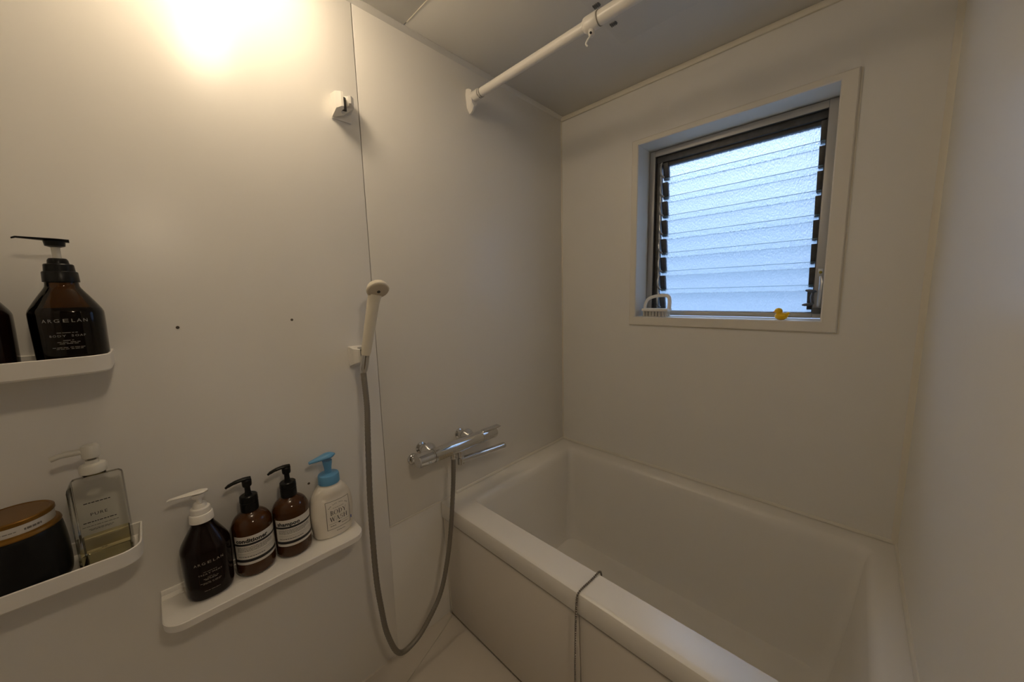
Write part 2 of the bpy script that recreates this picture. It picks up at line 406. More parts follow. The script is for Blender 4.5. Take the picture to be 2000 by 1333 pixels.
# ================================================================ BATHTUB
tb = thing('bathtub', (0.6, -0.39, 0.0), 'cream acrylic bathtub with broad rim filling the end below the window', 'bathtub')
g = NB()
X0, X1, Y0, Y1 = 0.0008, RW - .0008, -0.775, -0.0008
ix0, ix1, iy0, iy1 = 0.092, 1.143, -0.683, -0.072
L = [rrect(X0, X1, Y0 + .004, Y1, 0.004, 0.421), rrect(X0, X1, Y0 + .001, Y1, 0.005, 0.426), rrect(X0, X1, Y0, Y1, 0.006, 0.474), rrect(X0, X1, Y0 + .0022, Y1, 0.006, 0.481), rrect(X0 , X1, Y0 + .007, Y1, 0.006, 0.4846),
     rrect(X0 + .012, X1 - .012, Y0 + .014, Y1 - .012, 0.006, HR),
     rrect(ix0 - .016, ix1 + .012, iy0 - .003, iy1 + .012, 0.03, HR),
     rrect(ix0 - .006, ix1 + .004, iy0, iy1 + .004, 0.024, HR - .0035),
     rrect(ix0 + .004, ix1 - .004, iy0 + .003, iy1 - .003, 0.025, HR - .013),
     rrect(ix0 + .009, ix1 - .009, iy0 + .006, iy1 - .008, 0.026, HR - .034),
     rrect(ix0 + .022, ix1 - .025, iy0 + .016, iy1 - .026, 0.030, 0.30),
     rrect(ix0 + .036, ix1 - .050, iy0 + .028, iy1 - .048, 0.036, 0.125),
     rrect(ix0 + .042, ix1 - .060, iy0 + .034, iy1 - .056, 0.050, 0.090),
     rrect(ix0 + .054, ix1 - .074, iy0 + .046, iy1 - .068, 0.045, 0.070),
     rrect(ix0 + .075, ix1 - .095, iy0 + .066, iy1 - .088, 0.035, 0.062)]
bridge(g, L, False, True)
obj('tub_basin', g, M_tub, tb)
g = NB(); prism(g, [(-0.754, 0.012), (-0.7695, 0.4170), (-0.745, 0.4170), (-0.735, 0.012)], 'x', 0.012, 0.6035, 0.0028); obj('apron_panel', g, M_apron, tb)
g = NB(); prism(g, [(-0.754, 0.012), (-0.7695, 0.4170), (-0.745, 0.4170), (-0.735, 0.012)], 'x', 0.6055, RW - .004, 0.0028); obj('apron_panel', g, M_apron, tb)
g = NB(); box(g, 0.004, RW - .004, -0.742, -0.736, 0.0, 0.43); obj('tub_plinth', g, M_dark, tb, False)
g = NB(); prism(g, [(-0.755, 0.02), (-0.766, 0.415), (-0.745, 0.415), (-0.740, 0.02)], 'x', 0.002, 0.0115, 0.001); obj('side_filler', g, M_caulk, tb)
# bead chain of the plug, lying over the rim
g = NB()
cp = spline([(0.617, -0.662, 0.400), (0.613, -0.671, 0.470), (0.612, -0.681, 0.4895), (0.610, -0.72, 0.4885), (0.607, -0.760, 0.4885), (0.605, -0.7745, 0.482), (0.6035, -0.7785, 0.465), (0.601, -0.7785, 0.40), (0.597, -0.7755, 0.30), (0.592, -0.768, 0.18), (0.590, -0.766, 0.03)], 40)
acc = 0; last = cp[0]; ball(g, last, 0.0031, sub=1); rest = 0.0
for p in cp[1:]:
    rest += (p - last).length; last = p
    if rest >= 0.0056:
        rest = 0; ball(g, p, 0.0031, sub=1)
tube(g, cp[::8], 0.0009, 6)
obj('plug_chain', g, M_chain, None, label='thin metal bead plug chain hanging over the front rim of the bathtub', cat='chain')

# ================================================================ CEILING HATCH, CURTAIN ROD
t = thing('inspection_hatch', (0.75, -0.5, H), 'square ceiling inspection hatch with dark latches behind the white rod', 'hatch')
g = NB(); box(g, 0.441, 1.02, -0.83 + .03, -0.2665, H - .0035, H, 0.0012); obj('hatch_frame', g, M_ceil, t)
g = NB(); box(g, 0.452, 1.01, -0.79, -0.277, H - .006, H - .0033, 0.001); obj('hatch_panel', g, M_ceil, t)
for yy in (-0.4720, -0.3731):
    g = NB(); box(g, 0.4595, 0.4775, yy - .006, yy + .006, H - .0085, H - .0055, .001)
    for k in range(4): box(g, 0.458 + k * .005, 0.460 + k * .005, yy - .0075, yy + .0075, H - .0095, H - .006)
    obj('hatch_latch', g, mat('grey_latch_plastic', (0.16, 0.16, 0.16), 0.5), t)

ry, rz = -0.56, 1.95
t = thing('tension_rod', (0.0, ry, rz), 'white tension rod spanning the room near the ceiling, braced on the left wall', 'rod')
g = NB()   # end cap: plate pulled down to a tongue
bridge(g, [[(x, ry + y * s, rz + z * s2) for y, z in ((-.016, .024), (.016, .024), (.019, .006), (.015, -.030), (.004, -.046), (-.004, -.046), (-.015, -.030), (-.019, .006))] for x, s, s2 in ((0.0, 1, 1.12), (0.009, 1, 1.10), (0.017, .9, .98), (0.026, .85, .70))])
obj('end_cap', g, M_white, t)
g = NB(); lathe(g, (0.012, ry, rz), [(0.0155, 0), (0.0165, 0.004), (0.0165, 0.040), (0.015, 0.042)], 'x', 32); obj('sleeve', g, M_white, t)
g = NB(); lathe(g, (0.054, ry, rz), [(0.0150, 0), (0.0150, 0.012)], 'x', 32); sl = obj('label_band', g, M_label, t)
g = NB()
lathe(g, (0.0545, ry, rz), [(0.0153, 0), (0.0153, 0.0012)], 'x', 32); lathe(g, (0.0645, ry, rz), [(0.0153, 0), (0.0153, 0.0012)], 'x', 32)
for k in range(22):
    a = -2.4 + k * 0.2; c_ = (0.0575 + (k % 3) * .0025, ry + .0153 * math.cos(a) * 1, rz + .0153 * math.sin(a))
    ball(g, c_, 0.0009, sub=1, sx=1.4)
obj('printed_marks', g, M_ink, t)
g = NB(); lathe(g, (0.054, ry, rz), [(0.0135, 0), (0.0135, 0.44)], 'x', 32); obj('inner_tube', g, M_white, t)
g = NB(); lathe(g, (0.484, ry, rz), [(0.0150, 0), (0.0185, 0.004), (0.0195, 0.010), (0.0195, 0.040), (0.0185, 0.043)], 'x', 32); obj('locking_collar', g, M_white, t)
g = NB(); lathe(g, (0.5265, ry, rz), [(0.0178, 0), (0.0178, 0.003)], 'x', 32); obj('collar_gap', g, mat('grey_gap', (.3, .27, .22), .6), t)
g = NB(); lathe(g, (0.528, ry, rz), [(0.0165, 0), (0.0168, 0.004), (0.0168, RW - .528)], 'x', 32); obj('outer_tube', g, M_white, t)
g = NB()
lathe(g, (0.505, ry, rz - .033), [(0.006, 0), (0.0085, 0.006), (0.0085, 0.018)], 'z', 16)
tube(g, spline([(0.505, ry - .004, rz - .030), (0.508, ry - .010, rz - .037), (0.503, ry - .014, rz - .045), (0.497, ry - .014, rz - .053), (0.500, ry - .010, rz - .058)], 5), 0.0022, 8)
hk = obj('clip_hook', g, M_white, t)
g = NB(); lathe(g, (0.509, ry - .0085, rz - .030), [(0.0028, 0), (0.0028, -.003)], 'y', 12); obj('clip_hole', g, M_black, hk)

# ================================================================ SHOWER HOOKS, HANDSET, HOSE, TAP
def hook(y, z, label, tilt=0.0):
    t = thing('shower_hook', (0, y, z), label, 'hook')
    g = NB()
    # plan section: a U open towards the room, swept down with the underside rising outwards
    hw, d, r = 0.0255, 0.046, 0.0105
    oc = [(0.0, -hw), (d * .75, -hw), (d, -hw + .010), (d + .002, -r * 1.0)]
    arc = [(0.030 + math.cos(a) * r, math.sin(a) * r) for a in [-.75 + -k * (2 * PI - 1.5) / 10 for k in range(11)]]
    oc += arc + [(d - .006, r * 1.2), (d - .010, hw - .008), (d * .6, hw), (0, hw)]
    top, bot = [], []
    for (x, yy) in oc:
        top.append((x, y + yy, z + .030 - .15 * x)); bot.append((x, y + yy, z - .029 + .34 * x + .02 * (yy > 0)))
    bridge(g, [bot, top])
    obj('hook_cradle', g, M_white, t, False)
    g = NB(); box(g, 0.0, 0.004, y - .0265, y + .0265, z - .032, z + .030, .0015); obj('wall_plate', g, M_white, t)
    g = NB(); lathe(g, (0.0225, y, z), [(0.0065, -.012), (0.0065, .020)], 'z', 14); obj('slot_liner', g, M_dmetal, t)
hook(-1.0260, 1.762, 'empty white hook bracket high on the left wall beside the panel joint')
hook(-1.0345, 1.074, 'white hook bracket holding the base of the shower handset')

hx, hy, hz = 0.062, -1.030, 1.060
t = thing('shower_handset', (hx, hy, hz), 'ivory shower handset standing upright in the lower wall hook', 'shower head')
path = spline([(0.064, -1.0375, 1.083), (0.072, -1.0325, 1.120), (0.082, -1.027, 1.165), (0.090, -1.021, 1.208), (0.094, -1.017, 1.234), (0.100, -1.013, 1.254)], 4)
N_ = len(path); rad = [0.0130 + 0.0045 * (i / (N_ - 1)) ** 0.8 for i in range(N_)]; rad[0] = 0.0118
g = NB(); tube(g, path, rad, 20); obj('handle', g, M_handw, t)
nrm = Vector((0.66, -0.10, -0.72)).normalized()
cH = Vector((0.112, -1.0105, 1.267))
Rm = nrm.to_track_quat('Z', 'Y').to_matrix().to_4x4()
tt = NB()
lathe(tt, (0, 0, 0), [(0.001, -0.020), (0.012, -0.0195), (0.020, -0.0165), (0.0265, -0.010), (0.030, -0.002), (0.0305, 0.004), (0.0285, 0.0065)], n=36)
g = NB(); merge(g, tt, Matrix.Translation(cH) @ Rm); obj('head', g, M_handw, t)
tt = NB(); lathe(tt, (0, 0, 0), [(0.0265, 0.006), (0.0265, 0.0082), (0.022, 0.0092), (0.001, 0.0098)], n=36)
g = NB(); merge(g, tt, Matrix.Translation(cH) @ Rm); obj('spray_plate', g, mat('ivory_spray_plate', (0.62, 0.54, 0.42), 0.4), t)
tt = NB(); lathe(tt, (0, 0, 0), [(0.0045, 0.009), (0.0045, 0.0112), (0.003, 0.012)], n=16)
g = NB(); merge(g, tt, Matrix.Translation(cH) @ Rm); obj('spray_nozzle', g, M_dmetal, t)
g = NB(); tube(g, [(0.0535, -1.0440, 1.030), (0.056, -1.0425, 1.042), (0.060, -1.040, 1.062), (0.064, -1.0375, 1.084)], [0.0088, 0.0115, 0.0120, 0.0112], 16); obj('connector_nut', g, M_chrome, t)

hp = [(0.0545, -1.0438, 1.034), (0.062, -1.046, 1.000), (0.075, -1.050, 0.930), (0.085, -1.058, 0.860), (0.095, -1.0695, 0.700), (0.10, -1.074, 0.570), (0.10, -1.073, 0.4215), (0.10, -1.0652, 0.3143), (0.10, -1.0527, 0.2173), (0.10, -1.020, 0.1255), (0.10, -0.9655, 0.1217), (0.10, -0.9146, 0.1567), (0.10, -0.859, 0.2241), (0.099, -0.825, 0.3204), (0.096, -0.801, 0.425), (0.092, -0.7804, 0.5637), (0.089, -0.7705, 0.655), (0.088, -0.7690, 0.682)]
P = spline(hp, 30)
g = NB(); n_ = len(P)
tube(g, P, [0.0078 + 0.00035 * math.sin(i * 2.1) for i in range(n_)], 14)
obj('shower_hose', g, M_hose, None, label='grey flexible shower hose looping from handset down to the chrome tap', cat='hose')

bx, bz = 0.088, 0.719
t = thing('bath_mixer_tap', (0.0, -0.735, bz), 'chrome thermostatic bath mixer tap with long spout on the left wall', 'tap')
g = NB(); lathe(g, (bx, -0.850, bz), [(0.0235, 0), (0.0235, 0.205), (0.0225, 0.207)], 'y', 32); obj('tap_body', g, M_chrome, t)
g = NB(); lathe(g, (bx, -0.909, bz), [(0.0205, 0), (0.0225, 0.002), (0.0232, 0.052), (0.0215, 0.054), (0.0215, 0.0595)], 'y', 32)
kn = obj('temperature_knob', g, M_chrome, t)
g = NB(); ball(g, (bx + .0225, -0.876, bz - .006), 0.0045, sub=2); obj('safety_button', g, M_smetal, kn)
g = NB(); lathe(g, (bx, -0.645, bz), [(0.0215, 0), (0.0215, 0.003), (0.0232, 0.004), (0.0226, 0.070), (0.019, 0.076)], 'y', 32); hd = obj('flow_knob', g, M_chrome, t)
g = NB(); prism(g, [(-0.635, bz + .0185), (-0.565, bz + .016), (-0.548, bz + .019), (-0.553, bz + .024), (-0.635, bz + .0245)], 'x', bx - .006, bx + .016, 0.0015); obj('flow_lever', g, M_chrome, hd)
for yy in (-0.842, -0.674):
    g = NB(); lathe(g, (0.0, yy, bz + .001), [(0.020, 0.0), (0.020, 0.004), (0.014, 0.008), (0.014, 0.026), (0.019, 0.030), (0.0295, 0.046), (0.0285, 0.052), (0.017, 0.075)], 'x', 32)
    obj('wall_union', g, M_chrome, t)
g = NB(); lathe(g, (0.0, -0.877, bz - .028), [(0.019, 0.0), (0.019, 0.007), (0.016, 0.010), (0.012, 0.011), (0.012, 0.024), (0.009, 0.027)], 'x', 24); ball(g, (0.018, -0.870, bz - .014), 0.006, sub=2); obj('shutoff_valve', g, M_chrome, t)
g = NB(); lathe(g, (bx, -0.7690, 0.680), [(0.0095, 0.0), (0.0105, 0.002), (0.0105, 0.008), (0.0120, 0.010), (0.0120, 0.026)], 'z', 20); obj('hose_outlet', g, M_chrome, t)
g = NB(); lathe(g, (bx, -0.738, 0.648), [(0.010, 0.0), (0.0140, 0.003), (0.0140, 0.026), (0.012, 0.028), (0.012, 0.052)], 'z', 20); obj('spout_swivel', g, M_chrome, t)
g = NB()
tube(g, spline([(bx + .002, -0.742, 0.664), (bx + .004, -0.705, 0.663), (bx + .010, -0.63, 0.661), (bx + .014, -0.558, 0.658), (bx + .015, -0.533, 0.657)], 5), [0.0130] * 19 + [0.0125, 0.0105], 20, flat=.82, up=(0, 0, 1))
obj('spout', g, M_chrome, t)
g = NB()   # printed notice sticker wrapped on the body
for k in range(9):
    a0 = -0.75; 
LL = []
for k in range(9):
    a = -0.85 + k * 0.11
    LL.append([(bx + .0238 * math.cos(a), -0.842, bz + .0238 * math.sin(a)), (bx + .0238 * math.cos(a), -0.785, bz + .0238 * math.sin(a))])
bridge(g, LL, False, False, closed=False); st = obj('notice_sticker', g, mat('pale_foil_sticker', (0.55, 0.48, 0.34), 0.35), t, label='pale printed sticker')
g = NB()
random.seed(3)
for row, a in enumerate((-0.08, -0.24, -0.40, -0.56, -.72)):
    y = -0.838
    while y < -0.792:
        w = random.uniform(.004, .010); L2 = []
        for da in (-.035, .035):
            L2.append([(bx + .0240 * math.cos(a + da), y, bz + .0240 * math.sin(a + da)), (bx + .0240 * math.cos(a + da), min(y + w, -.787), bz + .0240 * math.sin(a + da))])
        bridge(g, L2, False, False, closed=False); y += w + .0025
obj('sticker_print', g, M_gink, st)

# ================================================================ SHELVES
def tray_shelf(y0, y1, zt, label, depth=0.118, hgt=0.031, floor_z=None):
    t = thing('wall_shelf', (0, (y0 + y1) / 2, zt - hgt), label, 'shelf', 'white tray shelves on the left wall')
    r = 0.032; wth = 0.0035; g = NB()
    def loop(ins, z, rr, front=0.0):
        x0, x1, a, b = 0.0005 + ins, depth - ins - front, y0 + ins + front, y1 - ins - front
        pts = []
        for cx, cy, a0 in ((x1 - rr, b - rr, 0),):
            pass
        out = [(x0, b, z)] if False else []
        n = 6
        # order: back-left, front-left arc, front-right arc, back-right
        out.append((x0, a, z))
        for i in range(n + 1):
            an = -PI / 2 + (PI / 2) * i / n
            out.append((x1 - rr + rr * math.cos(an), a + rr + rr * math.sin(an), z))
        for i in range(n + 1):
            an = (PI / 2) * i / n
            out.append((x1 - rr + rr * math.cos(an), b - rr + rr * math.sin(an), z))
        out.append((x0, b, z))
        return out
    fz = zt - hgt + .004
    bridge(g, [loop(0, zt - hgt, r - .003, .004), loop(0, zt - hgt + .003, r, .001), loop(0, zt - .001, r), loop(.001, zt, r), loop(wth - .001, zt, r - wth), loop(wth, zt - .001, r - wth), loop(wth, fz + .002, r - wth), loop(wth + .003, fz, r - wth)])
    obj('shelf_tray', g, M_white, t)
    return t
tray_shelf(-1.945, -1.5135, 1.1555, 'topmost white shelf, lipped, cut by the left edge of the photo')
tray_shelf(-1.950, -1.5145, 0.7850, 'middle white lipped shelf holding the black jar and clear bottle')
# low shelf: flat tongue with an upstand along the wall
t = thing('wall_shelf', (0, -1.295, 0.578), 'lowest white flat shelf with rounded corners holding four pump bottles', 'shelf', 'white tray shelves on the left wall')
SZ = 0.597
def tongue(z, d, r):
    a, b, x1 = -1.5065 + d, -1.101 - d, 0.125 - d; out = [(0.0005, a, z)]
    for i in range(9):
        an = -PI / 2 + (PI / 2) * i / 8; out.append((x1 - r + r * math.cos(an), a + r + r * math.sin(an), z))
    for i in range(9):
        an = (PI / 2) * i / 8; out.append((x1 - r + r * math.cos(an), b - r + r * math.sin(an), z))
    out.append((0.0005, b, z)); return out
g = NB(); bridge(g, [tongue(SZ - .019, .003, .034), tongue(SZ - .016, 0.0005, .036), tongue(SZ - .0015, 0, .036), tongue(SZ, .0015, .035)])
obj('shelf_board', g, M_white, t)
g = NB(); prism(g, [(0.0005, SZ - .002), (0.0005, 0.6105), (0.0055, 0.6105), (0.0075, 0.607), (0.009, 0.602), (0.020, SZ + .0003), (0.020, SZ - .002)], 'y', -1.5050, -1.1025)
obj('shelf_upstand', g, M_white, t)

# ================================================================ BOTTLES
def se(c, s, n):   # superellipse direction
    return (abs(c) ** (2 / n)) * (1 if c >= 0 else -1), (abs(s) ** (2 / n)) * (1 if s >= 0 else -1)

class Body:
    def __init__(self, cx, cy, cz, prof, ax=1.0, ay=1.0, n=2.0, yaw=0.0):
        self.c = (cx, cy, cz); self.prof = prof; self.ax = ax; self.ay = ay; self.n = n; self.yaw = yaw
    def rad(self, h):
        p = self.prof
        for (r0, h0), (r1, h1) in zip(p, p[1:]):
            if h0 <= h <= h1 and h1 > h0: return r0 + (r1 - r0) * (h - h0) / (h1 - h0)
        return p[-1][0]
    def pt(self, th, h, off=0.0, r=None):
        r = self.rad(h) if r is None else r
        k = 1.0 if r > 0.02 else 0.0
        n = self.n if r > 0.024 else 2.0 + (self.n - 2.0) * max(0, (r - .016) / .008)
        c, s = se(math.cos(th), math.sin(th), n)
        x, y = (self.ax * r + off) * c, (self.ay * r + off) * s
        if r <= 0.016: x, y = (r + off) * math.cos(th), (r + off) * math.sin(th)
        cy_, sy_ = math.cos(self.yaw), math.sin(self.yaw)
        return Vector((self.c[0] + x * cy_ - y * sy_, self.c[1] + x * sy_ + y * cy_, self.c[2] + h))
    def mesh(self, g, seg=48, off=0.0, hmax=None, hmin=None, cap1=True):
        L = []
        for r, h in self.prof:
            if hmax is not None and h > hmax: break
            if hmin is not None and h < hmin: continue
            L.append([self.pt(2 * PI * i / seg, h, off, r) for i in range(seg)])
        if hmax is not None: L.append([self.pt(2 * PI * i / seg, hmax, off) for i in range(seg)])
        bridge(g, L, True, cap1)
    def on(self, u, h, th0=0.0, off=0.0006):
        r = self.rad(h) * self.ay
        return self.pt(th0 + u / r, h, off)

def wrap_quad(g, B, u0, u1, h0, h1, th0=0.0, off=0.0006, mi=0):
    k = max(1, int(abs(u1 - u0) / 0.004)); kh = max(1, int(abs(h1 - h0) / 0.008)); L = []
    for j in range(kh + 1):
        h = h0 + (h1 - h0) * j / kh
        L.append([B.on(u0 + (u1 - u0) * i / k, h, th0, off) for i in range(k + 1)])
    bridge(g, L, False, False, closed=False)

def text_polys(s, size, bold=0.0, spacing=1.0, align='CENTER'):
    cu = bpy.data.curves.new('txt', 'FONT'); cu.body = s; cu.size = size; cu.offset = bold; cu.space_character = spacing; cu.align_x = align; cu.resolution_u = 2
    o = bpy.data.objects.new('txt', cu); C.objects.link(o)
    dg = bpy.context.evaluated_depsgraph_get(); me = bpy.data.meshes.new_from_object(o.evaluated_get(dg), depsgraph=dg)
    vs = [(v.co.x, v.co.y) for v in me.vertices]; fs = [tuple(p.vertices) for p in me.polygons]
    bpy.data.objects.remove(o); bpy.data.curves.remove(cu); bpy.data.meshes.remove(me)
    return vs, fs

def wrap_text(g, B, s, size, u, h, th0=0.0, off=0.0007, bold=0.0, spacing=1.0, align='CENTER', sx=1.0):
    vs, fs = text_polys(s, size, bold, spacing, align)
    V = [g.verts.new(B.on(u + x * sx, h + y, th0, off)) for x, y in vs]
    for f in fs:
        try: g.faces.new([V[i] for i in f])
        except ValueError: pass

def fine_print(g, B, u0, u1, h, hh, th0, off=0.0007, ragged=True, seed=0):
    """a line of print too small to read, laid as word-length dashes"""
    R = random.Random(seed + int(h * 1e5)); u = u0
    while u < u1 - .001:
        w = R.uniform(.0018, .0052); wrap_quad(g, B, u, min(u + w, u1), h, h + hh, th0, off); u += w + .0009

# serif capitals drawn as strokes: (x0,y0,x1,y1,width)
TN, TK = 0.035, 0.13
def stroke_polys(ch):
    S_ = {
     'B': [('l', .16, 0, .16, 1, TK), ('a', .20, .76, .24, .24, -90, 90, TK), ('a', .20, .27, .30, .27, -90, 90, TK), ('l', .04, 0, .24, 0, TN), ('l', .04, 1, .24, 1, TN), ('l', .16, .53, .26, .53, TN)],
     'O': [('a', .42, .5, .36, .49, 0, 360, TK)],
     'D': [('l', .16, 0, .16, 1, TK), ('a', .22, .5, .46, .49, -90, 90, TK), ('l', .04, 0, .26, 0, TN), ('l', .04, 1, .26, 1, TN)],
     'Y': [('l', .08, 1, .40, .46, TK), ('l', .72, 1, .42, .46, TN), ('l', .40, .5, .40, 0, TK), ('l', .28, 0, .54, 0, TN), ('l', 0, 1, .22, 1, TN), ('l', .60, 1, .82, 1, TN)],
     'W': [('l', .08, 1, .30, 0, TK), ('l', .30, 0, .54, .95, TN), ('l', .50, .95, .74, 0, TK), ('l', .74, 0, .98, 1, TN), ('l', 0, 1, .20, 1, TN), ('l', .42, 1, .60, 1, TN), ('l', .88, 1, 1.08, 1, TN)],
     'A': [('l', .40, 1, .10, 0, TN), ('l', .38, 1, .70, 0, TK), ('l', .20, .34, .58, .34, TN), ('l', 0, 0, .22, 0, TN), ('l', .56, 0, .84, 0, TN)],
     'S': [('a', .30, .74, .22, .24, 40, 270, TK * .75), ('a', .30, .26, .24, .25, -140, 90, TK * .75), ('l', .50, .98, .50, .78, TN), ('l', .06, .02, .06, .22, TN)],
     'H': [('l', .16, 0, .16, 1, TK), ('l', .68, 0, .68, 1, TK), ('l', .16, .52, .68, .52, TN), ('l', .04, 0, .28, 0, TN), ('l', .04, 1, .28, 1, TN), ('l', .56, 0, .80, 0, TN), ('l', .56, 1, .80, 1, TN)]}
    out = []
    for s in S_[ch]:
        if s[0] == 'l':
            _, x0, y0, x1, y1, w = s; dx, dy = x1 - x0, y1 - y0; l = math.hypot(dx, dy)
            if abs(dy) < 1e-6: nx, ny = 0, w / 2
            else: nx, ny = w / 2, 0
            out.append([(x0 - nx, y0 - ny), (x1 - nx, y1 - ny), (x1 + nx, y1 + ny), (x0 + nx, y0 + ny)])
        else:
            _, cx, cy, rx, ry_, a0, a1, w = s; k = 16
            for i in range(k):
                q = []
                for aa, sg in ((i, -1), (i + 1, -1), (i + 1, 1), (i, 1)):
                    a = math.radians(a0 + (a1 - a0) * aa / k); ww = TN + (w - TN) * abs(math.cos(a))
                    q.append((cx + (rx + sg * ww / 2) * math.cos(a), cy + (ry_ + sg * TN / 2) * math.sin(a)))
                out.append(q)
    return out
ADV = {'B': .62, 'O': .86, 'D': .78, 'Y': .80, 'W': 1.06, 'A': .84, 'S': .60, 'H': .84}
def serif_word(g, B, word, size, u, h, th0, off=0.0007):
    tot = sum(ADV[c] + .09 for c in word) * size; x = u - tot / 2
    for c in word:
        for q in stroke_polys(c):
            V = [g.verts.new(B.on(x + a * size, h + b_ * size, th0, off)) for a, b_ in q]
            g.faces.new(V)
        x += (ADV[c] + .09) * size

GB = 'pump bottles on the lowest shelf'
def argelan(cx, cy, z, label, line2, body_mat, pump_mat, white, group=None, liquid=None, kz=1.0, kr=1.0):
    t = thing('pump_bottle', (cx, cy, z), label, 'bottle', group)
    prof = interp([(0.030, 0.0), (0.0365, 0.0022), (0.0395, 0.008), (0.0408, 0.020), (0.0416, 0.060), (0.0420, 0.095), (0.0412, 0.104), (0.0375, 0.113), (0.029, 0.129), (0.0205, 0.144), (0.0188, 0.150), (0.0185, 0.158)], 3)
    prof = [(r * kr if h < .13 else r, h * kz) for r, h in prof]
    B = Body(cx, cy, z, prof, 1.0, 1.03, 2.5)
    g = NB(); B.mesh(g); obj('bottle_body', g, body_mat, t)
    if liquid:
        g = NB(); B.mesh(g, off=-0.0012, hmax=0.1105 * kz); obj('liquid', g, liquid, t)
    top = z + 0.154 * kz
    g = NB(); lathe(g, (cx, cy, top), [(0.0190, 0), (0.0212, 0.001), (0.0205, 0.017), (0.0195, 0.0185), (0.0180, 0.019), (0.0172, 0.030), (0.0160, 0.0315), (0.0125, 0.032), (0.0118, 0.038), (0.0100, 0.041)]); obj('pump_collar', g, pump_mat, t)
    g = NB(); lathe(g, (cx, cy, top + .040), [(0.0052, 0), (0.0052, 0.026)], n=20); obj('pump_stem', g, M_frost if not white else pump_mat, t)
    # long flat blade nozzle pointing left
    g = NB(); hz_ = top + (.065 if not white else .058)
    lathe(g, (cx, cy, hz_ - .003), [(0.006, -0.002), (0.0115, 0.0), (0.0125, 0.008)], n=24)
    k = 14; L = []
    rise = 0.002
    for i in range(k + 1):
        s = i / k; y = cy + 0.0165 - s * (0.060 if not white else 0.066)
        w = 0.0125 * (math.sin(min(1, (s + .02) * 4) * PI / 2) ** .6) * (1 - 0.75 * max(0, s - .25) / .75)
        zc = hz_ + .008 + rise * max(0, (s - .1)) - (0.002 if s > .97 else 0)
        th = 0.0045 * (1 - .55 * s)
        L.append([(cx + w * math.cos(a), y, zc + th * math.sin(a) * (1 if math.sin(a) < 0 else .35)) for a in [2 * PI * j / 14 for j in range(14)]])
    bridge(g, L); obj('pump_nozzle', g, pump_mat, t)
    g = NB(); wrap_text(g, B, 'ARGELAN', 0.0080, 0.0, 0.0860, spacing=1.35)
    obj('brand_lettering', g, M_wink, t)
    g = NB()
    wrap_text(g, B, line2, 0.0050, 0.0, 0.0615, spacing=1.25)
    obj('product_lettering', g, M_wink, t)
    g = NB()
    for hh, hw in ((0.0680, .008), (0.0550, .0035), (0.0520, .009), (0.0495, .007), (0.0430, .015), (0.0405, .011), (0.0240, .010)):
        fine_print(g, B, -hw, hw, hh, .0008, 0.0, seed=int(hw * 1e4))
    obj('fine_print', g, M_wink, t)
    return t

argelan(0.052, -1.4245, SZ, 'near-black bottle with white pump at the left end of the lowest shelf', 'TREATMENT', M_dkbody, M_white, True, GB, kz=1.085)
argelan(0.060, -1.5570, 1.1285, 'dark amber bottle with black pump and part liquid on the topmost shelf', 'BODY SOAP', M_ambersh, M_black, False, None, liquid=M_dkliq)
argelan(0.062, -1.6575, 1.1285, 'black bottle cut by the left photo edge on the topmost shelf', 'SHAMPOO' if False else ' ', M_dkbody, M_black, False, None)

